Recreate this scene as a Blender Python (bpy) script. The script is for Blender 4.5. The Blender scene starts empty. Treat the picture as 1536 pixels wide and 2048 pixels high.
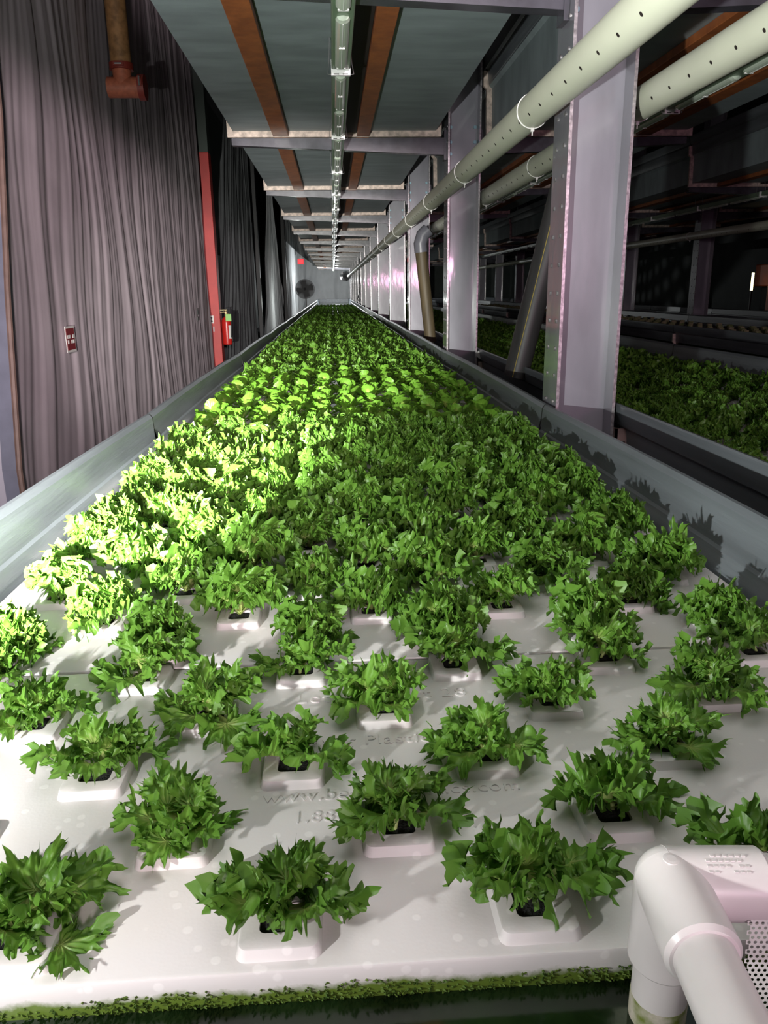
import bpy, bmesh, math, random
import numpy as np
from mathutils import Vector, Matrix

R = math.radians
H = 1.40                       # height of the camera above the floor; heights below are written relative to it
C = bpy.context.scene.collection
random.seed(7)

# ------------------------------------------------------------------ camera, world, lights, exposure
Xc = Vector((0.9978322, 0.03169268, -0.05767566))
Yc = Vector((-0.06420981, 0.27678792, -0.95878337))
Zc = Vector((-0.01442249, 0.96040826, 0.27822288))
FPX = 1538.0
cam_d = bpy.data.cameras.new('camera')
cam = bpy.data.objects.new('camera', cam_d)
C.objects.link(cam)
cam_d.sensor_fit = 'VERTICAL'
cam_d.sensor_height = 32.0
cam_d.lens = FPX / 2048.0 * 32.0
cam_d.clip_start = 0.02
cam_d.clip_end = 200
m3 = Matrix((Xc, Yc, Zc))
cam.matrix_world = Matrix.Translation((0, 0, H)) @ m3.to_4x4()
bpy.context.scene.camera = cam

def project(p):
    v = m3.transposed() @ Vector(p)
    if v.z > -0.01:
        return None
    return 768 + FPX * v.x / -v.z, 1024 - FPX * v.y / -v.z

sc = bpy.context.scene
sc.view_settings.view_transform = 'Standard'
sc.view_settings.look = 'None'
sc.view_settings.gamma = 1
sc.view_settings.use_curve_mapping = False
sc.view_settings.exposure = 0.0

wd = bpy.data.worlds.new('world')
sc.world = wd
wd.use_nodes = True
wd.node_tree.nodes['Background'].inputs[0].default_value = (0.5, 0.45, 0.5, 1)
wd.node_tree.nodes['Background'].inputs[1].default_value = 0.003

def light(name, kind, loc, target, power, color, **kw):
    d = bpy.data.lights.new(name, kind)
    d.energy = power
    d.color = color
    for k, v in kw.items():
        setattr(d, k, v)
    o = bpy.data.objects.new(name, d)
    C.objects.link(o)
    o.location = (loc[0], loc[1], loc[2] + H)
    dv = Vector(target) - Vector(loc)
    o.rotation_euler = dv.to_track_quat('-Z', 'Y').to_euler()
    return o

# a hand torch held low at the left rim of the trough: a wide spill and a strong beam down the trough
TORCH = (-0.58, 0.18, -0.28)
light('torch_spill', 'POINT', TORCH, (0, 5, -0.3), 18, (0.97, 1.0, 0.95), shadow_soft_size=0.012)
light('torch_beam', 'SPOT', TORCH, (-0.22, 22.0, -0.46), 4400, (1.0, 1.0, 0.93), shadow_soft_size=0.012, spot_size=R(33), spot_blend=1.0)
light('torch_edge', 'SPOT', TORCH, (-0.68, 1.1, -0.58), 62, (0.97, 1.0, 0.96), shadow_soft_size=0.012, spot_size=R(62), spot_blend=1.0)
light('torch_fill', 'AREA', (TORCH[0], TORCH[1], TORCH[2] + .02), (-0.35, 0.75, 1.35), 175, (0.97, 1.0, 0.95), shape='DISK', size=0.05)  # added upward fill at the torch for ceiling, pipe and columns
# the pinkish grow lights of the bay behind the camera
light('bay_light', 'AREA', (0.9, -5.0, 1.05), (0.80, 4, -0.3), 125, (1.0, 0.83, 0.88), shape='RECTANGLE', size=1.8, size_y=0.7)
light('bay_light_side', 'SPOT', (0.6, -4.5, 0.9), (-1.9, 5.2, 1.3), 3600, (1.0, 0.84, 0.88), shadow_soft_size=0.25, spot_size=R(42), spot_blend=1.0)
light('bay_light_pink', 'AREA', (2.6, -5.2, 0.35), (0.9, 12, 0.2), 45, (1.0, 0.45, 0.75), shape='RECTANGLE', size=0.5, size_y=0.5)
# lamp at the far end of the hall, and an added fill for the curtains
light('end_light', 'POINT', (0.2, 38.5, 0.45), (0, 44, 0), 330, (0.95, 1.0, 1.0), shadow_soft_size=0.004)
light('aisle_fill', 'POINT', (-1.15, 25.5, -0.35), (0, 0, 0), 30, (0.95, 1.0, 0.95), shadow_soft_size=0.06)

# ------------------------------------------------------------------ helpers
def tag(o, label=None, cat=None, group=None, kind=None):
    if label: o['label'] = label
    if cat: o['category'] = cat
    if group: o['group'] = group
    if kind: o['kind'] = kind
    return o

def thing(name, loc, label, cat, group=None, rz=0.0):
    o = bpy.data.objects.new(name, None)
    o.empty_display_size = 0.05
    C.objects.link(o)
    o.location = (loc[0], loc[1], loc[2] + H)
    o.rotation_euler = (0, 0, rz)
    o['_b'] = loc
    return tag(o, label, cat, group)

def link(name, me, mats, parent=None, local=False):
    for m in (mats if isinstance(mats, (list, tuple)) else [mats]):
        me.materials.append(m)
    o = bpy.data.objects.new(name, me)
    C.objects.link(o)
    if parent is None:
        if not local:
            o.location = (0, 0, H)
    else:
        o.parent = parent
        if not local:
            b = parent.get('_b', (0, 0, 0))
            o.location = (-b[0], -b[1], -b[2])
    return o

def obj(name, bm, mats, parent=None, smooth=False, local=False):
    bmesh.ops.recalc_face_normals(bm, faces=bm.faces)
    me = bpy.data.meshes.new(name)
    bm.to_mesh(me)
    bm.free()
    if smooth:
        me.polygons.foreach_set('use_smooth', [True] * len(me.polygons))
        try:
            me.set_sharp_from_angle(angle=R(40))
        except Exception:
            pass
    return link(name, me, mats, parent, local)

def np_mesh(name, V, F, uv=None, smooth=True):
    V = np.asarray(V, dtype=np.float32)
    F = np.asarray(F, dtype=np.int32)
    me = bpy.data.meshes.new(name)
    me.vertices.add(len(V))
    me.vertices.foreach_set('co', V.ravel())
    n = len(F)
    me.loops.add(n * 4)
    me.loops.foreach_set('vertex_index', F.ravel())
    me.polygons.add(n)
    me.polygons.foreach_set('loop_start', np.arange(n, dtype=np.int32) * 4)
    if smooth:
        me.polygons.foreach_set('use_smooth', np.ones(n, dtype=bool))
    if uv is not None:
        l = me.uv_layers.new(name='uv')
        l.data.foreach_set('uv', np.asarray(uv, dtype=np.float32)[F.ravel()].ravel())
    me.update()
    me.validate()
    return me

def copy_tree(o, loc=None, label=None, group=None):
    c = o.copy()
    C.objects.link(c)
    if loc is not None:
        c.location = (loc[0], loc[1], loc[2] + H)
    if label: c['label'] = label
    if group: c['group'] = group
    for ch in o.children:
        d = ch.copy()
        C.objects.link(d)
        d.parent = c
        for g in ch.children:
            e = g.copy()
            C.objects.link(e)
            e.parent = d
    return c

def box(bm, x0, x1, y0, y1, z0, z1, mat=0, bev=0.0):
    r = bmesh.ops.create_cube(bm, size=1)
    vs = r['verts']
    for v in vs:
        v.co = Vector((x0 + (v.co.x + .5) * (x1 - x0), y0 + (v.co.y + .5) * (y1 - y0), z0 + (v.co.z + .5) * (z1 - z0)))
    fs = {f for v in vs for f in v.link_faces}
    for f in fs: f.material_index = mat
    if bev > 0:
        es = list({e for v in vs for e in v.link_edges})
        rr = bmesh.ops.bevel(bm, geom=es, offset=bev, segments=2, affect='EDGES', profile=0.5)
        for f in rr['faces']: f.material_index = mat
    return vs

def cyl(bm, p0, p1, r0, r1=None, seg=16, caps=True, mat=0):
    p0, p1 = Vector(p0), Vector(p1)
    d = p1 - p0
    q = d.to_track_quat('Z', 'Y').to_matrix().to_4x4()
    r = bmesh.ops.create_cone(bm, cap_ends=caps, segments=seg, radius1=r0, radius2=r0 if r1 is None else r1, depth=d.length)
    M = Matrix.Translation((p0 + p1) / 2) @ q
    bmesh.ops.transform(bm, matrix=M, verts=r['verts'])
    for f in {f for v in r['verts'] for f in v.link_faces}: f.material_index = mat
    return r['verts']

def tube(bm, pts, rad, seg=8, closed=False, mat=0):
    pts = [Vector(p) for p in pts]
    n = len(pts)
    rings = []
    up = None
    for i, p in enumerate(pts):
        a = pts[(i - 1) % n] if (closed or i > 0) else p
        b = pts[(i + 1) % n] if (closed or i < n - 1) else p
        t = (b - a).normalized()
        if up is None:
            up = Vector((0, 0, 1)) if abs(t.z) < .9 else Vector((1, 0, 0))
        s = t.cross(up).normalized()
        up = s.cross(t).normalized()
        rr = rad[i] if isinstance(rad, (list, tuple)) else rad
        rings.append([bm.verts.new(p + s * (rr * math.cos(2 * math.pi * k / seg)) + up * (rr * math.sin(2 * math.pi * k / seg))) for k in range(seg)])
    m = n if closed else n - 1
    for i in range(m):
        A, B = rings[i], rings[(i + 1) % n]
        for k in range(seg):
            f = bm.faces.new((A[k], A[(k + 1) % seg], B[(k + 1) % seg], B[k]))
            f.material_index = mat
    if not closed:
        for A in (rings[0], rings[-1]):
            f = bm.faces.new(A)
            f.material_index = mat

def lathe(bm, prof, loc, axis='Z', seg=24, mat=0):
    rings = []
    for r, z in prof:
        ring = []
        for k in range(seg):
            a = 2 * math.pi * k / seg
            c, s = r * math.cos(a), r * math.sin(a)
            p = (c, s, z) if axis == 'Z' else ((z, c, s) if axis == 'X' else (c, z, s))
            ring.append(bm.verts.new(Vector(loc) + Vector(p)))
        rings.append(ring)
    for A, B in zip(rings, rings[1:]):
        for k in range(seg):
            f = bm.faces.new((A[k], A[(k + 1) % seg], B[(k + 1) % seg], B[k]))
            f.material_index = mat
    for A in (rings[0], rings[-1]):
        f = bm.faces.new(A)
        f.material_index = mat

# ------------------------------------------------------------------ materials
def mat(name, col, rough=0.5, metal=0.0, var=0.0, vscale=8.0, bump=0.0, bscale=40.0, col2=None, spec=0.5, stretch=None, emit=None, estr=0.0, coat=0.0):
    m = bpy.data.materials.new(name)
    m.use_nodes = True
    nt = m.node_tree
    N, L = nt.nodes, nt.links
    p = N['Principled BSDF']
    p.inputs['Base Color'].default_value = (*col, 1)
    p.inputs['Roughness'].default_value = rough
    p.inputs['Metallic'].default_value = metal
    p.inputs['Specular IOR Level'].default_value = spec
    if coat: 
        p.inputs['Coat Weight'].default_value = coat
        p.inputs['Coat Roughness'].default_value = 0.07
    if emit:
        p.inputs['Emission Color'].default_value = (*emit, 1)
        p.inputs['Emission Strength'].default_value = estr
    tc = N.new('ShaderNodeTexCoord')
    mp = N.new('ShaderNodeMapping')
    L.new(tc.outputs['Object'], mp.inputs[0])
    if stretch: mp.inputs['Scale'].default_value = stretch
    if var > 0 or col2:
        nz = N.new('ShaderNodeTexNoise')
        nz.inputs['Scale'].default_value = vscale
        nz.inputs['Detail'].default_value = 6
        L.new(mp.outputs[0], nz.inputs['Vector'])
        cr = N.new('ShaderNodeValToRGB')
        c2 = col2 or tuple(c * (1 - var) for c in col)
        c1 = col if col2 else tuple(min(1, c * (1 + var)) for c in col)
        cr.color_ramp.elements[0].position = 0.35
        cr.color_ramp.elements[0].color = (*c2, 1)
        cr.color_ramp.elements[1].position = 0.65
        cr.color_ramp.elements[1].color = (*c1, 1)
        L.new(nz.outputs[0], cr.inputs[0])
        L.new(cr.outputs[0], p.inputs['Base Color'])
    if bump > 0:
        nb = N.new('ShaderNodeTexNoise')
        nb.inputs['Scale'].default_value = bscale
        nb.inputs['Detail'].default_value = 5
        L.new(mp.outputs[0], nb.inputs['Vector'])
        b = N.new('ShaderNodeBump')
        b.inputs['Strength'].default_value = bump
        b.inputs['Distance'].default_value = 0.01
        L.new(nb.outputs[0], b.inputs['Height'])
        L.new(b.outputs[0], p.inputs['Normal'])
        if coat: L.new(b.outputs[0], p.inputs['Coat Normal'])
    return m

M_conc = mat('concrete', (0.06, 0.06, 0.065), 0.8, var=.3, vscale=3, bump=.2)
M_wall = mat('painted_wall', (0.05, 0.06, 0.055), 0.7, var=.15, vscale=2)
M_wallw = mat('white_panel', (0.36, 0.37, 0.38), 0.6, var=.08)
M_roof = mat('roof_deck', (0.03, 0.03, 0.032), 0.8)
M_trough = mat('grey_trough_fibreglass', (0.135, 0.15, 0.165), 0.36, var=.22, vscale=3.0, bump=.12, bscale=18, stretch=(6, 0.35, 6), spec=.5)
M_deck = mat('grey_trough_underside', (0.26, 0.31, 0.325), 0.55, var=.14, vscale=2.5, bump=.06, bscale=25, stretch=(1, 3, 1))
M_rawedge = mat('raw_fibreglass_edge', (0.55, 0.44, 0.38), 0.6, var=.3, vscale=30, bump=.3, bscale=60)
M_steel = mat('grey_painted_steel', (0.235, 0.23, 0.265), 0.3, var=.14, vscale=5, bump=.16, bscale=7, spec=.6, coat=.9, stretch=(1, 1, .35))
M_beam = mat('grey_beam_paint', (0.06, 0.058, 0.072), 0.25, var=.25, vscale=9, bump=.08, bscale=14, spec=.6)
M_galv = mat('bright_steel_edge', (0.38, 0.36, 0.37), 0.3, metal=.7, var=.4, vscale=60)
M_boltb = mat('blue_grey_bolt', (0.22, 0.36, 0.42), 0.4, metal=.3)
M_orange = mat('orange_painted_stringer', (0.40, 0.125, 0.035), 0.5, var=.2, vscale=14, bump=.1, bscale=30, col2=(0.27, 0.08, 0.025))
M_dkbrown = mat('dark_brown_strip', (0.02, 0.015, 0.013), 0.7)
M_pvc = mat('pale_duct_pipe', (0.60, 0.61, 0.49), 0.45, var=.05, vscale=3, spec=.4)
M_hole = mat('dark_outlet', (0.012, 0.006, 0.004), 0.8)
M_tie = mat('white_nylon', (0.75, 0.74, 0.72), 0.4)
M_white = mat('white_pvc', (0.72, 0.66, 0.67), 0.33, var=.03, vscale=12, spec=.5)
M_dirt = mat('algae_stained_pvc', (0.62, 0.55, 0.48), 0.5, vscale=55, col2=(0.16, 0.2, 0.03))
M_cork = mat('orange_coupling', (0.45, 0.13, 0.07), 0.55, var=.15, vscale=30)
M_rust = mat('orange_brown_pipe', (0.30, 0.15, 0.06), 0.6, var=.3, vscale=20)
M_darkred = mat('dark_red_clamp', (0.22, 0.03, 0.02), 0.5)
M_red = mat('red_column_paint', (0.48, 0.035, 0.03), 0.5, var=.1, vscale=4)
M_extred = mat('extinguisher_red', (0.5, 0.02, 0.015), 0.3)
M_black = mat('black_plastic', (0.012, 0.012, 0.013), 0.5)
M_green = mat('green_tag', (0.3, 0.6, 0.18), 0.6)
M_brass = mat('brass_valve', (0.6, 0.45, 0.22), 0.35, metal=.8)
M_signw = mat('sign_white', (0.75, 0.72, 0.68), 0.6)
M_signr = mat('sign_red', (0.22, 0.012, 0.02), 0.5)
M_curt = mat('grey_curtain_cloth', (0.49, 0.42, 0.45), 0.75, var=.08, vscale=3, bump=.05, bscale=120, spec=.25)
M_curtd = mat('dark_grey_curtain_cloth', (0.13, 0.135, 0.14), 0.8, var=.1, vscale=3, spec=.2)
M_curtw = mat('pale_curtain_cloth', (0.50, 0.51, 0.52), 0.8, var=.05, vscale=3, spec=.2)
M_house = mat('green_grey_lamp_housing', (0.16, 0.23, 0.15), 0.3, var=.08)
M_lens = mat('clear_lamp_lens', (0.55, 0.63, 0.52), 0.12, spec=.8)
M_lensw = mat('frosted_lamp_reflector', (0.85, 0.86, 0.84), 0.3)
M_plug = mat('black_growing_plug', (0.012, 0.013, 0.012), 0.9, var=.5, vscale=200, bump=1.0, bscale=260)
M_stem = mat('pale_stem', (0.45, 0.55, 0.20), 0.5)
M_greypipe = mat('grey_drain_pipe', (0.05, 0.05, 0.05), 0.45, var=.2, vscale=3, stretch=(6, 6, .5))
M_brownpipe = mat('brown_stained_pipe', (0.075, 0.055, 0.028), 0.6, var=.3, vscale=5, stretch=(6, 6, .5))
M_yellow = mat('yellow_line', (0.5, 0.4, 0.08), 0.5)
M_fan = mat('black_fan_metal', (0.015, 0.015, 0.017), 0.4)
M_chrome = mat('pole_metal', (0.5, 0.5, 0.5), 0.3, metal=.8)
M_exit = mat('red_glow', (0.6, 0.02, 0.02), 0.4, emit=(1, 0.03, 0.04), estr=1.6)
M_box = mat('electrical_box', (0.35, 0.34, 0.35), 0.5)
M_lift = mat('orange_lift_paint', (0.40, 0.09, 0.03), 0.5, var=.1)
M_tarp = mat('yellow_green_sack', (0.30, 0.30, 0.09), 0.8, var=.2, bump=.4, bscale=14)
M_glow = mat('lamp_strip_glow', (0.9, 0.8, 0.5), 0.4, emit=(1, 0.86, 0.5), estr=2.5)
M_bracket = mat('rusty_bracket', (0.30, 0.20, 0.19), 0.6, var=.15, vscale=20)
M_bluepost = mat('blue_grey_post', (0.15, 0.16, 0.21), 0.5, var=.1)
M_brownrod = mat('brown_edge_strip', (0.17, 0.11, 0.09), 0.6, var=.2)

def foam_material(name, algae):
    m = bpy.data.materials.new(name)
    m.use_nodes = True
    nt = m.node_tree; N, L = nt.nodes, nt.links
    p = N['Principled BSDF']
    p.inputs['Roughness'].default_value = 0.42
    tc = N.new('ShaderNodeTexCoord')
    vo = N.new('ShaderNodeTexVoronoi')
    vo.inputs['Scale'].default_value = 42
    L.new(tc.outputs['Object'], vo.inputs['Vector'])
    cr = N.new('ShaderNodeValToRGB')
    cr.color_ramp.elements[0].position = 0.17
    cr.color_ramp.elements[0].color = (0.80, 0.75, 0.76, 1)
    cr.color_ramp.elements[1].position = 0.24
    cr.color_ramp.elements[1].color = (0.72, 0.67, 0.68, 1)
    L.new(vo.outputs['Distance'], cr.inputs[0])
    v2 = N.new('ShaderNodeTexVoronoi')
    v2.inputs['Scale'].default_value = 260
    L.new(tc.outputs['Object'], v2.inputs['Vector'])
    ad = N.new('ShaderNodeMath'); ad.operation = 'MULTIPLY_ADD'
    L.new(v2.outputs['Distance'], ad.inputs[0]); ad.inputs[1].default_value = 0.5
    cr2 = N.new('ShaderNodeValToRGB')
    cr2.color_ramp.elements[0].position = 0.16; cr2.color_ramp.elements[0].color = (1, 1, 1, 1)
    cr2.color_ramp.elements[1].position = 0.24; cr2.color_ramp.elements[1].color = (0, 0, 0, 1)
    L.new(vo.outputs['Distance'], cr2.inputs[0])
    L.new(cr2.outputs[0], ad.inputs[2])
    b = N.new('ShaderNodeBump'); b.inputs['Strength'].default_value = 0.12; b.inputs['Distance'].default_value = 0.001
    L.new(ad.outputs[0], b.inputs['Height'])
    L.new(b.outputs[0], p.inputs['Normal'])
    base = cr.outputs[0]
    # faint yellow-brown water stain
    nz = N.new('ShaderNodeTexNoise'); nz.inputs['Scale'].default_value = 3.5; nz.inputs['Detail'].default_value = 4
    L.new(tc.outputs['Object'], nz.inputs['Vector'])
    mr = N.new('ShaderNodeMapRange'); mr.inputs[1].default_value = .5; mr.inputs[2].default_value = .75; mr.inputs[4].default_value = .35
    L.new(nz.outputs[0], mr.inputs[0])
    mx = N.new('ShaderNodeMix'); mx.data_type = 'RGBA'
    L.new(mr.outputs[0], mx.inputs[0]); L.new(base, mx.inputs[6]); mx.inputs[7].default_value = (0.72, 0.64, 0.56, 1)
    base = mx.outputs[2]
    if algae:
        sp = N.new('ShaderNodeSeparateXYZ'); L.new(tc.outputs['Object'], sp.inputs[0])
        na = N.new('ShaderNodeTexNoise'); na.inputs['Scale'].default_value = 11; na.inputs['Detail'].default_value = 8; na.inputs['Roughness'].default_value = .7
        L.new(tc.outputs['Object'], na.inputs['Vector'])
        g = N.new('ShaderNodeMath'); g.operation = 'MULTIPLY_ADD'       # higher below the raft's edge
        L.new(sp.outputs['Z'], g.inputs[0]); g.inputs[1].default_value = -26.0; g.inputs[2].default_value = -0.98
        s = N.new('ShaderNodeMath'); s.operation = 'ADD'
        L.new(na.outputs[0], s.inputs[0]); L.new(g.outputs[0], s.inputs[1])
        ra = N.new('ShaderNodeValToRGB')
        ra.color_ramp.elements[0].position = 0.0; ra.color_ramp.elements[0].color = (0, 0, 0, 1)
        ra.color_ramp.elements[1].position = 0.22; ra.color_ramp.elements[1].color = (1, 1, 1, 1)
        L.new(s.outputs[0], ra.inputs[0])
        m2 = N.new('ShaderNodeMix'); m2.data_type = 'RGBA'
        L.new(ra.outputs[0], m2.inputs[0]); L.new(base, m2.inputs[6]); m2.inputs[7].default_value = (0.12, 0.18, 0.025, 1)
        base = m2.outputs[2]
    L.new(base, p.inputs['Base Color'])
    return m
M_foam = foam_material('white_foam', False)
M_foam_algae = foam_material('white_foam_with_algae_edge', True)
M_algae = mat('green_algae', (0.12, 0.18, 0.02), 0.8, vscale=60, col2=(0.05, 0.10, 0.01))

def water_material():
    m = mat('dark_green_water', (0.006, 0.014, 0.004), 0.12, var=.6, vscale=12, bump=.05, bscale=12)
    return m
M_water = water_material()

def leaf_material(name, c_edge, c_mid, c_rib, trans=0.4):
    m = bpy.data.materials.new(name)
    m.use_nodes = True
    nt = m.node_tree; N, L = nt.nodes, nt.links
    p = N['Principled BSDF']
    p.inputs['Roughness'].default_value = 0.42
    p.inputs['Specular IOR Level'].default_value = 0.45
    uv = N.new('ShaderNodeUVMap'); uv.uv_map = 'uv'
    sp = N.new('ShaderNodeSeparateXYZ'); L.new(uv.outputs[0], sp.inputs[0])
    cr = N.new('ShaderNodeValToRGB')
    e = cr.color_ramp.elements
    e[0].position = 0.05; e[0].color = (*c_rib, 1)
    e[1].position = 0.95; e[1].color = (*c_edge, 1)
    k = e.new(0.45); k.color = (*c_mid, 1)
    # veins fan out along the leaf: distort v by a wave over u
    w = N.new('ShaderNodeMath'); w.operation = 'MULTIPLY'; w.inputs[1].default_value = 70.0
    L.new(sp.outputs['X'], w.inputs[0])
    sn = N.new('ShaderNodeMath'); sn.operation = 'SINE'; L.new(w.outputs[0], sn.inputs[0])
    ma = N.new('ShaderNodeMath'); ma.operation = 'MULTIPLY_ADD'; ma.inputs[1].default_value = 0.10
    L.new(sn.outputs[0], ma.inputs[0]); L.new(sp.outputs['Y'], ma.inputs[2])
    oi = N.new('ShaderNodeObjectInfo')
    nz = N.new('ShaderNodeTexNoise'); nz.inputs['Scale'].default_value = 60
    tc = N.new('ShaderNodeTexCoord'); L.new(tc.outputs['Object'], nz.inputs['Vector'])
    m2 = N.new('ShaderNodeMath'); m2.operation = 'MULTIPLY_ADD'; m2.inputs[1].default_value = 0.35
    L.new(nz.outputs[0], m2.inputs[0]); 
    sb = N.new('ShaderNodeMath'); sb.operation = 'SUBTRACT'; sb.inputs[1].default_value = 0.175
    L.new(ma.outputs[0], sb.inputs[0]); L.new(sb.outputs[0], m2.inputs[2])
    L.new(m2.outputs[0], cr.inputs[0])
    hs = N.new('ShaderNodeHueSaturation')
    mr = N.new('ShaderNodeMapRange'); mr.inputs[3].default_value = 0.85; mr.inputs[4].default_value = 1.18
    L.new(oi.outputs['Random'], mr.inputs[0]); L.new(mr.outputs[0], hs.inputs['Value'])
    L.new(cr.outputs[0], hs.inputs['Color'])
    L.new(hs.outputs[0], p.inputs['Base Color'])
    b = N.new('ShaderNodeBump'); b.inputs['Strength'].default_value = .5; b.inputs['Distance'].default_value = .003
    L.new(m2.outputs[0], b.inputs['Height']); L.new(b.outputs[0], p.inputs['Normal'])
    tr = N.new('ShaderNodeBsdfTranslucent'); L.new(hs.outputs[0], tr.inputs['Color'])
    ms = N.new('ShaderNodeMixShader'); ms.inputs[0].default_value = trans
    L.new(p.outputs[0], ms.inputs[1]); L.new(tr.outputs[0], ms.inputs[2])
    L.new(ms.outputs[0], N['Material Output'].inputs['Surface'])
    return m
M_leaf = leaf_material('lettuce_leaf', (0.12, 0.265, 0.034), (0.18, 0.35, 0.05), (0.46, 0.56, 0.18))
M_leafr = leaf_material('round_lettuce_leaf', (0.135, 0.31, 0.03), (0.17, 0.36, 0.04), (0.40, 0.55, 0.12))

# ------------------------------------------------------------------ the setting
def slab(name, x0, x1, y0, y1, z0, z1, m, kind='structure'):
    bm = bmesh.new()
    box(bm, x0, x1, y0, y1, z0, z1)
    return tag(obj(name, bm, m), kind=kind)
FL = -H
slab('floor', -3.2, 11.2, -6.2, 46.2, FL - 0.1, FL, M_conc)
slab('wall_left', -3.2, -3.0, -6.2, 46.2, FL, 4.6, M_wall)
slab('wall_right', 11.0, 11.2, -6.2, 46.2, FL, 4.6, M_wall)
slab('wall_back', -3.0, 11.0, 46.0, 46.2, FL, 4.6, M_wall)
slab('wall_front', -3.0, 11.0, -6.2, -6.0, FL, 4.6, M_wall)
slab('ceiling', -3.2, 11.2, -6.2, 46.2, 4.6, 4.7, M_roof)
slab('trim_1', -3.0, -2.97, 19.0, 30.0, FL, 0.92, M_wallw)

# ------------------------------------------------------------------ troughs
YS = [3.05 * k for k in range(0, 15)]
OUT = [(.73, 0), (.735, .27), (.757, .29), (.762, .385), (.785, .405), (.80, .47), (.80, .485), (.795, .49)]
INN = [(.785, .489), (.775, .475), (.770, .40), (.764, .345), (.760, .30), (.72, .275), (.715, .015)]

def section_mesh():
    prof = [(-w, z) for w, z in reversed(OUT)] + OUT
    prof = OUT + INN + [(-w, z) for w, z in reversed(INN)] + [(-w, z) for w, z in reversed(OUT)]
    bm = bmesh.new()
    ys = np.linspace(0.006, 3.044, 9)
    rings = []
    for y in ys:
        t = (y / 3.05 - .5) * 2
        bulge = 0.010 * (1 - t * t)
        rings.append([bm.verts.new((w + (bulge if z > .3 else 0) * (1 if w > 0 else -1), y, z + (0.004 * (1 - t * t) if z > .45 else 0))) for w, z in prof])
    n = len(prof)
    for A, B in zip(rings, rings[1:]):
        for k in range(n):
            f = bm.faces.new((A[k], A[(k + 1) % n], B[(k + 1) % n], B[k]))
            zs = [v.co.z for v in f.verts]
            outer = k < 7 or k >= 22 or k == n - 1
            if k == n - 1 or (k < 2) or (k >= n - 3):
                f.material_index = 1
    for A in (rings[0], rings[-1]):
        # end caps as a strip of quads between outer and inner lines
        m = len(OUT); q = len(INN)
        f = bm.faces.new(A)
    bmesh.ops.recalc_face_normals(bm, faces=bm.faces)
    me = bpy.data.meshes.new('trough_section')
    bm.to_mesh(me); bm.free()
    me.materials.append(M_trough); me.materials.append(M_deck)
    me.polygons.foreach_set('use_smooth', [True] * len(me.polygons))
    me.set_sharp_from_angle(angle=R(28))
    return me
SECTION = section_mesh()

def gasket_mesh():
    prof = OUT + INN + [(-w, z) for w, z in reversed(INN)] + [(-w, z) for w, z in reversed(OUT)]
    bm = bmesh.new()
    A, B = [[bm.verts.new((w, y, z)) for w, z in prof] for y in (-.0058, .0058)]
    n = len(prof)
    for k in range(n): bm.faces.new((A[k], A[(k + 1) % n], B[(k + 1) % n], B[k]))
    bm.faces.new(A); bm.faces.new(B)
    bmesh.ops.recalc_face_normals(bm, faces=bm.faces)
    me = bpy.data.meshes.new('joint_gasket')
    bm.to_mesh(me); bm.free()
    me.materials.append(M_black)
    return me
GASKET = gasket_mesh()

def flange_mesh():
    off = [.04, .04, .04, .035]
    a = OUT[:4]
    o = [(a[0][0] + .04, -.04)] + [(w + d, z) for (w, z), d in list(zip(a, off))[1:]]
    a0 = [(0, 0)] + a
    o0 = [(0, -.04)] + o
    bm = bmesh.new()
    for s in (1, -1):
        ra, ro = [], []
        for y in (-0.014, 0.014):
            ra.append([bm.verts.new((s * (w + 0.0005), y, z)) for w, z in a0])
            ro.append([bm.verts.new((s * w, y, z)) for w, z in o0])
        for k in range(len(a0) - 1):
            for i in (0, 1):
                bm.faces.new((ra[i][k], ra[i][k + 1], ro[i][k + 1], ro[i][k]))
            bm.faces.new((ro[0][k], ro[0][k + 1], ro[1][k + 1], ro[1][k]))
            bm.faces.new((ra[0][k], ra[0][k + 1], ra[1][k + 1], ra[1][k]))
        bm.faces.new((ra[0][-1], ro[0][-1], ro[1][-1], ra[1][-1]))
    bmesh.ops.remove_doubles(bm, verts=bm.verts, dist=1e-5)
    bmesh.ops.recalc_face_normals(bm, faces=bm.faces)
    me = bpy.data.meshes.new('end_flange')
    bm.to_mesh(me); bm.free()
    me.materials.append(M_rawedge)
    return me
FLANGE = flange_mesh()

def one_stringer(x0, x1):
    bm = bmesh.new()
    box(bm, x0, x1, 0.03, 3.02, -.04, -.001, 0, .003)
    bmesh.ops.recalc_face_normals(bm, faces=bm.faces)
    me = bpy.data.meshes.new('stringer')
    bm.to_mesh(me); bm.free()
    me.materials.append(M_orange)
    return me
STR_A, STR_B = one_stringer(-.445, -.335), one_stringer(.155, .245)
STR_MA, STR_MB = one_stringer(.335, .445), one_stringer(-.245, -.155)

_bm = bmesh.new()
box(_bm, .058, .153, .03, 3.02, -.014, -.001)  # flat dark brown band along the trough underside, beside one stringer
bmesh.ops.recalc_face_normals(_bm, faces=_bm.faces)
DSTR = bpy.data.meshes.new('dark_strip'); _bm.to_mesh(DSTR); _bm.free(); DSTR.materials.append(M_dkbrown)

def add_part(name, me, parent, loc, rz=0):
    o = bpy.data.objects.new(name, me)
    C.objects.link(o)
    o.parent = parent
    o.location = loc
    o.rotation_euler = (0, 0, rz)
    return o

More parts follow.
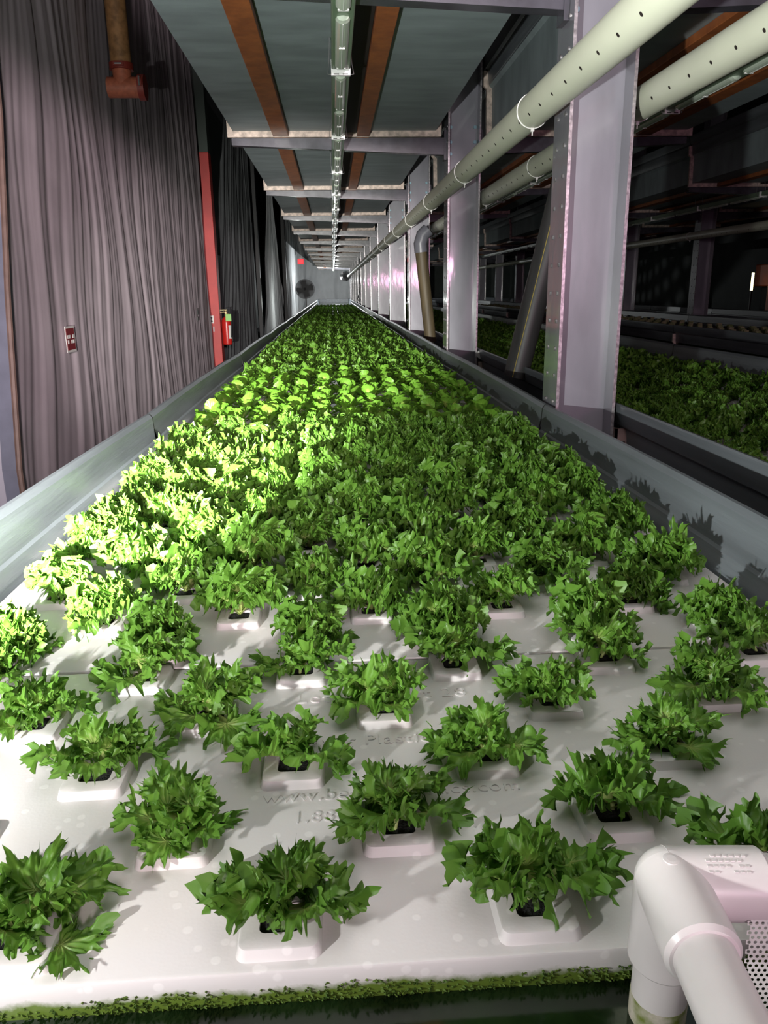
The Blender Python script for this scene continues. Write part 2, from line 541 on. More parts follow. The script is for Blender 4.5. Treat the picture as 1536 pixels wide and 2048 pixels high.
def trough(xc, zb, label, upper, mirror=False, k0=0, k1=14):
    t = thing('grow_trough', (xc, 0, zb), label, 'trough', 'troughs of the upper tier' if upper else 'troughs of the lower tier')
    for k in range(k0, k1):
        s = add_part('trough_section', SECTION, t, (0, YS[k], 0))
        add_part('end_flange', FLANGE, s, (0, 3.05, 0))
        if k < k1 - 1: add_part('joint_gasket', GASKET, s, (0, 3.05, 0))
        if upper:
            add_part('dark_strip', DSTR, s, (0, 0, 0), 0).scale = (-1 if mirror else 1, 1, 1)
            add_part('stringer', STR_MA if mirror else STR_A, s, (0, 0, 0))
            add_part('stringer', STR_MB if mirror else STR_B, s, (0, 0, 0))
    for y in ((YS[k0] + .004, YS[k1] - .004)):
        bm = bmesh.new()
        box(bm, xc - .775, xc + .775, y - .012, y + .012, zb + .01, zb + .485, 0, .004)
        e = obj('end_wall', bm, M_trough, t)
    return t
PER = 4.77
X1, X2 = 0.055, 1.925
ZB, ZT = -.945, 1.10
trough(X1, ZB, 'grey lower trough in which the camera looks down over white foam rafts', False)
trough(X2, ZB, 'grey lower lettuce trough just past the near row of steel columns', False)
trough(X1 + PER, ZB, 'dark lower trough across the aisle, full of pale seedlings', False, k0=1, k1=13)
trough(X2 + PER, ZB, 'dark lower trough behind the second row of steel columns', False, k0=2, k1=13)
trough(X1, ZT, 'grey upper trough overhead with orange stringers and a lamp strip under it', True)
trough(X2, ZT, 'grey upper trough overhead just past the near row of steel columns', True, mirror=True)
trough(X1 + PER, ZT, 'dark upper trough across the aisle with stepped pale ends', True, k0=1, k1=13)
trough(X2 + PER, ZT, 'dark upper trough behind the second row of steel columns', True, mirror=True, k0=2, k1=13)

# water in the troughs
for nm, x, y0, y1, lab in (('near', X1, .02, 42.66, 'dark green water in the trough below the foam rafts'), ('next', X2, .02, 42.66, 'dark water in the lettuce trough past the steel columns'),
                      ('aisle', X1 + PER, 3.08, 39.6, 'dark water in the seedling trough across the aisle')):
    bm = bmesh.new()
    box(bm, x - .755, x + .755, y0, y1, -.70, -.637)
    tag(obj('trough_water', bm, M_water), lab, 'water', kind='stuff')

# ------------------------------------------------------------------ foam rafts
RD = 0.61
Y0 = 0.565
ZR = -0.600
def row_y(j): return 0.053 + 0.128 * j
def row_x(j): return [(-.625 + .25 * i) for i in range(6)] if j % 2 == 0 else [(-.50 + .25 * i) for i in range(5)]

def rrect(w, h, r, n=4):
    pts = []
    for cx, cy, a0 in ((w - r, h - r, 0), (-w + r, h - r, 90), (-w + r, -h + r, 180), (w - r, -h + r, 270)):
        for i in range(n + 1):
            a = R(a0 + 90 * i / n)
            pts.append((cx + r * math.cos(a), cy + r * math.sin(a)))
    return pts
CW = 0.0195
def collar(bm, x, y):
    o0 = rrect(.041, .041, .010); o1 = rrect(.0375, .0375, .009); i1 = rrect(CW, CW, .006)
    loops = []
    for pts, z in ((o0, -.001), (o1, .0115), (rrect(.0355, .0355, .008), .0125), (i1, .0125), (i1, -.001)):
        loops.append([bm.verts.new((x + a, y + b, z)) for a, b in pts])
    n = len(o0)
    for A, B in zip(loops, loops[1:]):
        for k in range(n):
            bm.faces.new((A[k], A[(k + 1) % n], B[(k + 1) % n], B[k]))

def raft_mesh(m):
    bm = bmesh.new()
    box(bm, -.748, .748, .002, RD - .003, -.055, 0, 0, .0035)
    for j in range(5):
        for x in row_x(j):
            collar(bm, x, row_y(j))
    bmesh.ops.recalc_face_normals(bm, faces=bm.faces)
    me = bpy.data.meshes.new('lettuce_raft')
    bm.to_mesh(me); bm.free()
    me.materials.append(m)
    me.polygons.foreach_set('use_smooth', [True] * len(me.polygons))
    me.set_sharp_from_angle(angle=R(35))
    return me
RAFT, RAFT_A = raft_mesh(M_foam), raft_mesh(M_foam_algae)

def text_mesh(s, size, x, y, z, name='embossed_text', depth=0.0012, align='CENTER', spacing=1.0):
    cu = bpy.data.curves.new('text', 'FONT')
    cu.body = s; cu.size = size; cu.extrude = depth; cu.align_x = align; cu.space_character = spacing
    o = bpy.data.objects.new('text', cu)
    C.objects.link(o)
    bpy.context.view_layer.update()
    me = bpy.data.meshes.new_from_object(o.evaluated_get(bpy.context.evaluated_depsgraph_get()))
    bpy.data.objects.remove(o)
    me.name = name
    for v in me.vertices:
        v.co = Vector((v.co.x + x, v.co.y + y, v.co.z + z))
    return me
TX = [text_mesh('Lettuce Raft 28', .037, 0.0, .478, .0004, spacing=1.12), text_mesh('Beaver Plastics Ltd.', .033, 0.0, .360, .0004, spacing=1.08),
      text_mesh('www.beaverplastics.com', .029, 0.0, .245, .0004, spacing=1.1), text_mesh('1.888', .027, -.09, .205, .0004, spacing=1.1)]
for t in TX: t.materials.append(M_foam)

ORD = ['first', 'second', 'third', 'fourth', 'fifth', 'sixth', 'seventh', 'eighth', 'ninth', 'tenth', 'eleventh', 'twelfth']
def nth(n):
    if n < 12: return ORD[n]
    n += 1
    return '%d%s' % (n, 'th' if 10 <= n % 100 <= 20 else {1: 'st', 2: 'nd', 3: 'rd'}.get(n % 10, 'th'))
NR = 49
for tr, xc in (('near', X1), ('far', X2)):
    for i in range(NR if tr == 'near' else 30):
        if tr == 'far' and i < 1: continue
        n = 'lettuce_raft'
        o = bpy.data.objects.new(n, RAFT_A if (tr == 'near' and i == 0) else RAFT)
        C.objects.link(o)
        o.location = (xc, Y0 + RD * i, ZR + H + (0.0012 if i % 2 else 0) + (0.0 if i else 0))
        if tr == 'near':
            lab = 'white foam lettuce raft with a green algae edge, first in front of the camera' if i == 0 else 'white foam lettuce raft, %s from the algae-edged one in the near trough' % nth(i - 1)
        else:
            lab = 'white foam lettuce raft, %s from the front in the trough past the columns' % nth(i - 1)
        tag(o, lab, 'raft', 'foam rafts in the near trough' if tr == 'near' else 'foam rafts in the trough past the columns')
        if tr == 'near' and i < 3:
            for k, me in enumerate(TX):
                p = add_part('embossed_text', me, o, (0, 0, 0))
# algae fringe along the first raft's front edge
bm = bmesh.new()
rg = random.Random(3)
for k in range(2600):
    x = X1 - .74 + rg.random() * 1.48
    dens = .5 + .5 * math.sin(x * 9 + 1) * math.sin(x * 23 + 2)
    if rg.random() > .35 + .65 * dens: continue
    z = -.637 + rg.random() ** 2 * (.012 + .010 * dens)
    L = .002 + .003 * rg.random()
    a = rg.uniform(-.9, .9)
    p0 = Vector((x, Y0 + .0025, z)); p1 = p0 + Vector((math.sin(a) * L, -.002 - .002 * rg.random(), math.cos(a) * L * .8 - .001))
    cyl(bm, p0, p1, .0016, .0005, seg=4, caps=False)
tag(obj('algae_fringe', bm, M_algae), 'fuzzy green algae growing along the front edge of the first raft', 'algae', kind='stuff')

# ------------------------------------------------------------------ lettuces
def leaf(rng, pet, Wd, elev, curl, az, nth_, nr, teeth, frill, cup, thm=2.55, kf=6.0, elong=.22, kt=15):
    th = np.linspace(-thm, thm, nth_ + 1)
    r = np.linspace(0.0, 1.0, nr + 1) ** .7
    T, Rr = np.meshgrid(th, r)
    ph = rng.uniform(0, 6.28, 10)
    wob = T + .10 * np.sin(3.1 * T + ph[0]) + .05 * np.sin(7.3 * T + ph[1])
    lob = np.sin(kt * .5 * wob + ph[2]) + .5 * np.sin(kt * .29 * wob + ph[3])
    tri = np.abs(((kt * .27 * wob + ph[4]) % 1.0) - .5) * 2
    tri3 = np.abs(((kt * 1.31 * wob + ph[6]) % 1.0) - .5) * 2
    tri2 = np.abs(((kt * .61 * wob + ph[5]) % 1.0) - .5) * 2
    amp = teeth * (.11 * lob * Rr ** 3 + .20 * (tri ** 1.5 - .4) * Rr ** 7 + .17 * (tri2 ** 1.5 - .4) * Rr ** 10 + (.10 * (tri3 - .5)) * Rr ** 16)
    Rout = Wd * (1 - elong + elong * np.cos(T)) * (1 + amp) * (1 + frill * .035 * Rr ** 3 * np.sin(kf * 4.3 * wob + ph[9] + 4.6 + 3 * Rr))
    T2 = T + frill * .07 * Rr ** 3 * np.sin(kf * 2.3 * T + ph[6])
    x = Rout * Rr * np.sin(T2)
    y = Rout * Rr * np.cos(T2)
    z = frill * Wd * (.15 * Rr ** 2.2 * np.sin(kf * .8 * wob + ph[7] + 1.2 * Rr) + .15 * Rr ** 3.4 * np.sin(kf * 2.1 * wob + ph[8] + 2.5 * np.sin(4 * Rr)) + .10 * Rr ** 4.5 * np.sin(kf * 4.3 * wob + ph[9] + 3 * Rr))
    z = z + frill * Wd * .03 * np.sin(9 * Rr + 4 * np.sin(5 * T + ph[1])) * np.minimum(1, 2.5 * Rr)
    z = z + frill * Wd * .07 * Rr ** 7 * np.sin(kf * 7.5 * wob + ph[2] + 5 * Rr)
    z = z + cup * (x * x) / Wd
    base = pet + Wd * .42
    y = y + base
    V = np.stack([x.ravel(), y.ravel(), z.ravel()], 1)
    U = np.stack([(T / (2 * thm) + .5).ravel(), (Rr * .9 + .1).ravel()], 1)
    F = []
    W = nth_ + 1
    for i in range(nr):
        for j in range(nth_):
            F.append((i * W + j, i * W + j + 1, (i + 1) * W + j + 1, (i + 1) * W + j))
    F = np.array(F)
    # petiole: a slim keeled strip, wider towards the blade
    n0 = len(V)
    s = np.linspace(0, 1, 5)
    yy = s * (base + Wd * .06)
    ww = .0032 + .0035 * s - .006 * np.maximum(0, s - .8)
    P = []
    for a, b in zip(yy, ww):
        for q in (-1, -.4, .4, 1):
            P.append((q * b, a, -.0016 - .0016 * (1 - abs(q)) + .15 * abs(q) * b))
    P = np.array(P)
    PU = np.tile(np.array([[.5, .0]]), (len(P), 1))
    PF = []
    for i in range(4):
        for j in range(3):
            PF.append((n0 + i * 4 + j, n0 + i * 4 + j + 1, n0 + (i + 1) * 4 + j + 1, n0 + (i + 1) * 4 + j))
    V = np.concatenate([V, P]); U = np.concatenate([U, PU]); F = np.concatenate([F, np.array(PF)])
    # bend along the length
    Lt = base + Wd
    s = np.clip(V[:, 1] / Lt, -.2, 1.3)
    N = 60
    ss = np.linspace(-.2, 1.3, N)
    ang = elev - curl * np.clip(ss, 0, 2) ** 1.3
    py = np.concatenate([[0], np.cumsum(np.cos((ang[1:] + ang[:-1]) / 2) * np.diff(ss) * Lt)])
    pz = np.concatenate([[0], np.cumsum(np.sin((ang[1:] + ang[:-1]) / 2) * np.diff(ss) * Lt)])
    i0 = np.interp(0, ss, py); j0 = np.interp(0, ss, pz)
    A = np.interp(s, ss, ang)
    Y = np.interp(s, ss, py) - i0 - np.sin(A) * V[:, 2]
    Z = np.interp(s, ss, pz) - j0 + np.cos(A) * V[:, 2]
    X = V[:, 0]
    ca, sa = math.cos(az), math.sin(az)
    V = np.stack([X * ca - Y * sa, X * sa + Y * ca, Z], 1)
    return V, F, U

def plant(seed, kind, lod):
    rng = np.random.RandomState(seed)
    Vs, Fs, Us = [], [], []
    n = 0
    if kind == 'young':
        spec = [(rng.uniform(.012, .030), rng.uniform(.036, .047), R(rng.uniform(10, 42)), R(rng.uniform(10, 65)), 1.2, 1.3) for _ in range(5)] + \
               [(rng.uniform(.010, .018), rng.uniform(.030, .040), R(rng.uniform(50, 78)), R(rng.uniform(5, 50)), 1.1, 1.4) for _ in range(4)]
    elif kind == 'grown':
        spec = [(rng.uniform(.018, .036), rng.uniform(.036, .047), R(rng.uniform(20, 50)), R(rng.uniform(15, 60)), 1.15, 1.7) for _ in range(7)] + \
               [(rng.uniform(.018, .036), rng.uniform(.031, .043), R(rng.uniform(50, 86)), R(rng.uniform(5, 60)), 1.15, 2.0) for _ in range(8)]
    elif kind == 'round':
        spec = [(rng.uniform(.03, .045), rng.uniform(.030, .042), R(rng.uniform(25, 55)), R(rng.uniform(5, 40)), .15, .35) for _ in range(7)] + \
               [(rng.uniform(.02, .035), rng.uniform(.026, .034), R(rng.uniform(55, 80)), R(rng.uniform(0, 25)), .15, .35) for _ in range(5)]
    res = {0: (240, 14), 1: (96, 8), 2: (26, 3)}[lod]
    if kind == 'round': res = {0: (36, 5), 1: (24, 4), 2: (12, 3)}[lod]
    if lod == 2: spec = spec[:4] + spec[-5:]
    az = rng.uniform(0, 6.28)
    for k, (p, w, e, c, t, f) in enumerate(spec):
        az += 2.399 + rng.uniform(-.35, .35)
        V, F, U = leaf(rng, p, w * (1.15 if lod == 2 else 1), e, c, az, res[0], res[1], t if lod < 2 else t * .9, f, rng.uniform(.05, .5), kf=rng.uniform(4.6, 6.2) * (1.35 if kind == 'grown' else 1) if lod < 2 else 3.6, kt=rng.uniform(17, 21) * (1.25 if kind == 'grown' else 1) if lod < 2 else 9)
        V = V + np.array([0, 0, .004 + .0006 * k])
        Vs.append(V); Fs.append(F + n); Us.append(U); n += len(V)
    return np.concatenate(Vs), np.concatenate(Fs), np.concatenate(Us)

def fol_mesh(seed, kind, lod, m):
    V, F, U = plant(seed, kind, lod)
    me = np_mesh('lettuce_foliage', V, F, U)
    me.materials.append(m)
    return me
YOUNG = [fol_mesh(10 + i, 'young', 0, M_leaf) for i in range(7)]
GROWN = [fol_mesh(40 + i, 'grown', 0, M_leaf) for i in range(5)]
ROUND = [fol_mesh(70 + i, 'round', 1, M_leafr) for i in range(4)]
GROWN_M = [fol_mesh(90 + i, 'grown', 1, M_leaf) for i in range(4)]
LOW = [plant(120 + i, 'grown', 2) for i in range(5)]
LOWR = [plant(140 + i, 'round', 2) for i in range(3)]

def plug_mesh():
    bm = bmesh.new()
    pts = rrect(CW - .0008, CW - .0008, .006)
    a = [bm.verts.new((x, y, -.012)) for x, y in pts]
    b = [bm.verts.new((x * .98, y * .98, .007 + random.uniform(-.001, .001))) for x, y in pts]
    c = [bm.verts.new((x * .55, y * .55, .0085 + random.uniform(-.0012, .0012))) for x, y in pts]
    n = len(pts)
    for A, B in ((a, b), (b, c)):
        for k in range(n): bm.faces.new((A[k], A[(k + 1) % n], B[(k + 1) % n], B[k]))
    bm.faces.new(c); bm.faces.new(a)
    bmesh.ops.recalc_face_normals(bm, faces=bm.faces)
    me = bpy.data.meshes.new('growing_plug'); bm.to_mesh(me); bm.free()
    me.materials.append(M_plug)
    return me
PLUG = plug_mesh()
def stem_mesh(seed):
    rg = random.Random(seed)
    bm = bmesh.new()
    a = rg.uniform(0, 6.28); d = rg.uniform(.004, .010)
    tube(bm, [(math.cos(a) * d, math.sin(a) * d, .004), (math.cos(a) * d * .6, math.sin(a) * d * .6, .011), (0, 0, .020)], [.0024, .0026, .003], 7)
    bmesh.ops.recalc_face_normals(bm, faces=bm.faces)
    me = bpy.data.meshes.new('stem'); bm.to_mesh(me); bm.free()
    me.materials.append(M_stem)
    me.polygons.foreach_set('use_smooth', [True] * len(me.polygons))
    return me
STEMS = [stem_mesh(i) for i in range(4)]

rg = random.Random(11)
cands = []
for tr, xc, nr in (('near', X1, NR), ('far', X2, 48)):
    row = 0
    for i in range(nr):
        if tr == 'far' and i < 1: continue
        for j in range(5):
            y = Y0 + RD * i + row_y(j)
            vis = []
            for x in row_x(j):
                p = project((xc + x, y, ZR + .05))
                ok = p and -110 < p[0] < 1640 and p[1] < 2140
                if ok: vis.append((xc + x, y))
            if tr == 'near' and i == 0 and j == 0: vis = [v for v in vis if v[0] < .6]
            for c_, v in enumerate(vis):
                cands.append((tr, row, c_, len(vis), v[0], v[1], i, j))
            row += 1
cands.sort(key=lambda c: math.hypot(c[4], c[5]) + (0.4 if c[0] == 'far' else 0))
IND, REST = cands[:300], cands[300:]
firstfar = min(c[1] for c in cands if c[0] == 'far')
def kind_at(tr, y):
    if tr == 'far': return 'grown', .88
    if y < 1.20: return 'young', 1.06
    if y < 1.45: return 'grown', .95
    if y < 3.2: return 'grown', 1.08
    if y < 5.3: return 'round', 1.2
    if y < 17.5: return 'grown', 1.05
    return 'grown', .72
for tr, row, c_, nv, x, y, i, j in IND:
    kd, s = kind_at(tr, y)
    s *= rg.uniform(.9, 1.12)
    rz = rg.uniform(0, 6.28)
    rowname = nth(row - (firstfar if tr == 'far' else 0)) + ' row from the front'
    style = {'young': 'young frilly green lettuce', 'grown': 'bushy frilly lettuce', 'round': 'smooth round-leaved lettuce'}[kd]
    lab = '%s %s from the left, %s%s' % (style, nth(c_), rowname, '' if tr == 'near' else ', next trough')
    grp = 'lettuces in the near trough' if tr == 'near' else 'lettuces in the trough past the columns'
    z = ZR + (0.0012 if i % 2 else 0)
    if y < 2.1 and tr == 'near':
        t = thing('lettuce', (x, y, z), lab, 'lettuce', grp, rz)
        t.rotation_euler = (0, 0, 0)
        f = add_part('foliage', rg.choice(YOUNG if kd == 'young' else GROWN), t, (0, 0, .006), rz)
        f.scale = (s, s, s * rg.uniform(.85, 1.05))
        f.rotation_euler = (rg.uniform(-.42, -.08), rg.uniform(-.22, .22), 0)
        f.rotation_euler = (Matrix.Rotation(f.rotation_euler.x, 3, 'X') @ Matrix.Rotation(f.rotation_euler.y, 3, 'Y') @ Matrix.Rotation(rz, 3, 'Z')).to_euler()
        f.location.y = .008
        add_part('growing_plug', PLUG, t, (0, 0, .0015))
        if kd == 'young':
            add_part('stem', rg.choice(STEMS), t, (0, 0, .003), rz)
    else:
        me = rg.choice(ROUND) if kd == 'round' else rg.choice(GROWN if y < 3.6 else GROWN_M)
        o = bpy.data.objects.new('lettuce', me)
        C.objects.link(o)
        o.location = (x, y, z + H + .006)
        o.rotation_euler = (rg.uniform(-.1, .1), rg.uniform(-.1, .1), rz)
        o.scale = (s, s, s * rg.uniform(.85, 1.1))
        tag(o, lab, 'lettuce', grp)
Vs, Fs, Us = [], [], []
n = 0
for tr, row, c_, nv, x, y, i, j in REST:
    kd, s = kind_at(tr, y)
    if tr == 'near' and y > 17.5 and (j == 4 or abs(i % 8) == 3): continue
    if rg.random() < .02: continue
    V, F, U = rg.choice(LOWR if kd == 'round' else LOW)
    s *= rg.uniform(.9, 1.12)
    a = rg.uniform(0, 6.28)
    ca, sa = math.cos(a) * s, math.sin(a) * s
    V2 = np.stack([V[:, 0] * ca - V[:, 1] * sa + x, V[:, 0] * sa + V[:, 1] * ca + y, V[:, 2] * s * rg.uniform(.9, 1.1) + ZR + .006], 1)
    Vs.append(V2); Fs.append(F + n); Us.append(U); n += len(V2)
me = np_mesh('distant_lettuces', np.concatenate(Vs), np.concatenate(Fs), np.concatenate(Us))
o = link('distant_lettuces', me, M_leaf)
tag(o, 'dense green lettuces filling the far lengths of both troughs', 'lettuce', kind='stuff')

# pale seedlings in the trough across the aisle
bm = bmesh.new()
rs = random.Random(5)
for a in range(150):
    for b in range(10):
        if rs.random() < .12: continue
        x = X1 + PER - .64 + b * .142 + (.07 if a % 2 else 0); y = 4.6 + a * .2 * .75
        box(bm, x - .03, x + .03, y - .018, y + .018, -.60, -.55 + rs.uniform(-.01, .02))
M_seedcube = mat('pale_seedling_cube', (0.50, 0.42, 0.28), 0.8, vscale=9, col2=(0.16, 0.24, 0.06))
tag(obj('seedling_cubes', bm, M_seedcube), 'pale seedling cubes set out in rows in the trough across the aisle', 'seedlings', kind='stuff')
for i in range(25):
    y = 4.4 + i * .92
    bm = bmesh.new()
    box(bm, X1 + PER - .748, X1 + PER + .748, y, y + .91, -.655, -.601, 0, .003)
    tag(obj('seedling_raft', bm, M_foam), 'pale seedling raft, %s from the front across the aisle' % nth(i), 'raft', 'seedling rafts across the aisle')

# ------------------------------------------------------------------ steel columns and support beams
def column_meshes():
    parts = {}
    bm = bmesh.new()
    box(bm, .012, .228, .094, .106, FL, 4.5)
    parts['web'] = (bm, M_steel)
    for s, nm in ((0, 'flange_near'), (1, 'flange_far')):
        bm = bmesh.new()
        x0 = 0 if s == 0 else .228
        box(bm, x0, x0 + .012, 0, .2, FL, 4.5, 0)
        for f in bm.faces:
            if f.normal.y < -.5 or abs(f.calc_center_median().y) < 1e-4: f.material_index = 1
        for kz in range(34):
            z = -.55 + kz * .105
            for yy in (.05, .15):
                xo = x0 if s == 0 else x0 + .012
                cyl(bm, (xo - .004 if s == 0 else xo, yy, z), (xo if s == 0 else xo + .004, yy, z), .008, seg=8, mat=2)
        parts[nm] = (bm, [M_steel, M_galv, M_galv])
    out = {}
    for k, (bm, m) in parts.items():
        bmesh.ops.recalc_face_normals(bm, faces=bm.faces)
        me = bpy.data.meshes.new(k); bm.to_mesh(me); bm.free()
        for q in (m if isinstance(m, list) else [m]): me.materials.append(q)
        out[k] = me
    bm = bmesh.new()
    for x in (.03, .21):
        for z in (1.13, 1.03, .95):
            cyl(bm, (x, .094, z), (x, .080, z), .013, seg=6)
    bmesh.ops.recalc_face_normals(bm, faces=bm.faces)
    me = bpy.data.meshes.new('bolts'); bm.to_mesh(me); bm.free(); me.materials.append(M_boltb)
    bm = bmesh.new()
    cyl(bm, (.03, .094, 1.04), (.03, .080, 1.04), .013, seg=6)
    me = bpy.data.meshes.new('bolt'); 
    bmesh.ops.recalc_face_normals(bm, faces=bm.faces); bm.to_mesh(me); bm.free(); me.materials.append(M_boltb)
    out['bolt'] = me
    return out
CM = column_meshes()
XCOL = 0.87
def column(x, y, lab, grp, bolts):
    t = thing('steel_column', (x, y, FL), lab, 'column', grp)
    up = (0, 0, -FL)
    add_part('web', CM['web'], t, up)
    add_part('flange', CM['flange_near'], t, up)
    add_part('flange', CM['flange_far'], t, up)
    if bolts:
        for dx in (0, .18):
            for dz in (.09, -.01, -.09):
                add_part('bolt', CM['bolt'], t, (dx, 0, -FL + dz))
    return t
for k in range(1, 14):
    col = column(XCOL, YS[k] - .05, 'glossy grey steel column standing between the two lettuce troughs, %s from the camera' % nth(k - 1), 'steel columns of the near row', k < 5)
    if k == 1:
        bm = bmesh.new()
        box(bm, 1.112, 1.122, 2.98, 3.02, -1.0, -.55); box(bm, 1.112, 1.17, 2.98, 2.99, -.60, -.55); box(bm, 1.155, 1.175, 2.985, 3.02, -.78, -.55)
        obj('bracket', bm, M_bracket, col)
for k in range(2, 13):
    column(XCOL + PER, YS[k] - .05, 'dim grey steel column across the aisle, %s of the second row' % nth(k - 2), 'steel columns of the second row', False)

def beam_mesh(sgn):
    # tapered channel; starts at the column (x=0) and runs to x = -1.56 (sgn -1) or +1.56
    bm = bmesh.new()
    L = 1.56
    def q(x): return sgn * x
    d0, d1 = .115, .045
    def wedge(y0, y1, za0, za1, zb0, zb1):
        vs = [bm.verts.new((q(x), y, z)) for x, y, z in ((0, y0, za0), (L, y0, zb0), (L, y1, zb0), (0, y1, za0), (0, y0, za1), (L, y0, zb1), (L, y1, zb1), (0, y1, za1))]
        for f in ((0, 1, 2, 3), (4, 5, 6, 7), (0, 1, 5, 4), (1, 2, 6, 5), (2, 3, 7, 6), (3, 0, 4, 7)):
            bm.faces.new([vs[i] for i in f])
    wedge(0, .008, -d0, 0, -d1, 0)
    wedge(.008, .07, -.008, 0, -.008, 0)
    wedge(.008, .07, -d0, -d0 + .008, -d1, -d1 + .008)
    box(bm, min(q(-.0), q(.02)), max(q(-.0), q(.02)), -.01, .08, -.15, .05)
    bmesh.ops.recalc_face_normals(bm, faces=bm.faces)
    me = bpy.data.meshes.new('support_beam'); bm.to_mesh(me); bm.free()
    me.materials.append(M_beam)
    return me
BL, BR = beam_mesh(-1), beam_mesh(1)
def beam(me, x, y, lab, grp):
    o = bpy.data.objects.new('support_beam', me)
    C.objects.link(o)
    o.location = (x, y, 1.058 + H)
    tag(o, lab, 'beam', grp)
for k in range(1, 14):
    beam(BL, XCOL - .001, YS[k] + .02, 'tapered grey steel arm under the near upper trough, %s from the camera' % nth(k - 1), 'arms under the near upper trough')
    beam(BR, XCOL + .241, YS[k] + .02, 'tapered grey steel arm past the near columns, %s from the camera' % nth(k - 1), 'arms past the near columns')
for k in range(2, 13):
    beam(BL, XCOL + PER - .001, YS[k] + .02, 'tapered steel arm under the upper trough across the aisle, %s in line' % nth(k - 2), 'arms across the aisle')
    beam(BR, XCOL + PER + .241, YS[k] + .02, 'tapered steel arm on the far side of the second column row, %s in line' % nth(k - 2), 'arms beyond the second columns')

# ------------------------------------------------------------------ perforated air pipes
def air_pipe(xc, zc, r, y0, y1, hdir, lab, ties, holes_from=1.2):
    t = thing('air_pipe', (xc, y0, zc), lab, 'pipe', 'perforated air pipes')
    bm = bmesh.new()
    cyl(bm, (xc, y0, zc), (xc, y1, zc), r, seg=48)
    d = Vector((hdir[0], 0, hdir[1])).normalized()
    obj('tube', bm, M_pvc, t, smooth=True)
    bm = bmesh.new()
    y = holes_from
    while y < y1 - .1:
        c = Vector((xc, y, zc)) + d * (r - .004)
        cyl(bm, c, c + d * .0046, .0062, seg=12)
        y += .1475
    h = obj('outlet_holes', bm, M_hole, t)
    h['kind'] = 'stuff'
    for y in ties:
        bm = bmesh.new()
        tube(bm, [(xc + (r + .001) * math.cos(2 * math.pi * k / 32), y, zc + (r + .001) * math.sin(2 * math.pi * k / 32)) for k in range(32)], .0028, 6, closed=True)
        box(bm, xc - .006, xc + .006, y - .006, y + .006, zc - r - .012, zc - r + .001)
        box(bm, xc - .002, xc + .002, y - .0015, y + .0015, zc - r - .026, zc - r - .01)
        obj('cable_tie', bm, M_tie, t)
    return t
tie = [3.10 + 1.525 * k for k in range(24)]
air_pipe(.760, .625, .058, .4, 42, (-.045, -.037), 'pale perforated air pipe strapped to the near side of the steel columns', tie, 1.0 + .0535)
air_pipe(1.195, .665, .058, .4, 42, (-.05, -.031), 'pale perforated air pipe on the far side of the near steel columns', [3.2 + 1.525 * k for k in range(20)], 1.0 + .028)
air_pipe(XCOL + PER - .13, .71, .058, 5, 39, (-.05, -.031), 'dim perforated air pipe running along the second row of columns', [6.1 + 3.05 * k for k in range(9)], 5.2)

# ------------------------------------------------------------------ overhead grow lamps
def lamp_meshes():
    L = 1.49
    out = {}
    bm = bmesh.new()
    box(bm, -.042, .042, .015, L, .012, .060, 0, .006)
    out['housing'] = (bm, M_house)
    for nm, ya, yb in (('a', .06, .72), ('b', .79, 1.45)):
        bm = bmesh.new()
        n = 8
        rows = []
        for yy, sc in ((ya, .2), (ya + .012, .8), (ya + .035, 1), (yb - .035, 1), (yb - .012, .8), (yb, .2)):
            rows.append([bm.verts.new((.027 * sc * math.cos(math.pi * k / n) if sc < 1 else .027 * math.cos(math.pi * k / n), yy, .013 - .018 * sc * math.sin(math.pi * k / n))) for k in range(n + 1)])
        for A, B in zip(rows, rows[1:]):
            for k in range(n): bm.faces.new((A[k], A[k + 1], B[k + 1], B[k]))
        bm.faces.new(rows[0]); bm.faces.new(rows[-1])
        out['lens_' + nm] = (bm, M_lens)
        bm = bmesh.new()
        box(bm, -.0015, .0015, ya + .04, yb - .04, -.0068, -.0045)
        box(bm, -.012, .012, (ya + yb) / 2 - .006, (ya + yb) / 2 + .006, -.0075, -.0045)
        box(bm, -.020, .020, yb - .034, yb - .018, -.004, .006, 0, .003)
        out['reflector_' + nm] = (bm, M_lensw)
    bm = bmesh.new()
    box(bm, -.043, .043, -.010, .014, -.004, .004, 0, .001)
    box(bm, -.043, .043, -.010, .014, .004, .058)
    for x0, x1 in ((-.032, -.008), (.008, .032)):
        box(bm, x0, x1, -.011, -.0095, -.002, .002, 1)
    out['end_clip'] = (bm, [M_lensw, M_hole])
    bm = bmesh.new()
    for s in (-1, 1):
        tube(bm, [(s * .042, -.002, 0), (s * .058, .0, .002), (s * .052, .05, .055), (s * .046, .08, .17)], .0018, 5)
    out['wire_bail'] = (bm, M_chrome)
    res = {}
    for k, (bm, m) in out.items():
        bmesh.ops.recalc_face_normals(bm, faces=bm.faces)
        me = bpy.data.meshes.new(k); bm.to_mesh(me); bm.free()
        for q in (m if isinstance(m, list) else [m]): me.materials.append(q)
        res[k] = me
    return res
LM = lamp_meshes()
def lamp(x, y, lab, grp):
    t = thing('grow_lamp', (x, y, .925), lab, 'lamp', grp)
    add_part('housing', LM['housing'], t, (0, 0, 0))
    for k in 'ab':
        l = add_part('lens', LM['lens_' + k], t, (0, 0, 0))
        add_part('reflector', LM['reflector_' + k], l, (0, 0, 0))
    add_part('end_clip', LM['end_clip'], t, (0, 0, 0))
    add_part('wire_bail', LM['wire_bail'], t, (0, 0, 0))
for k in range(26):
    lamp(.068, 2.33 + 1.525 * k, 'slim clear-lensed grow lamp under the near upper trough, %s in the strip' % nth(k), 'grow lamps of the near strip')
for k in range(14):
    lamp(1.93, 1.6 + 1.525 * k, 'slim grow lamp under the upper trough past the columns, %s in the strip' % nth(k), 'grow lamps of the strip past the columns')
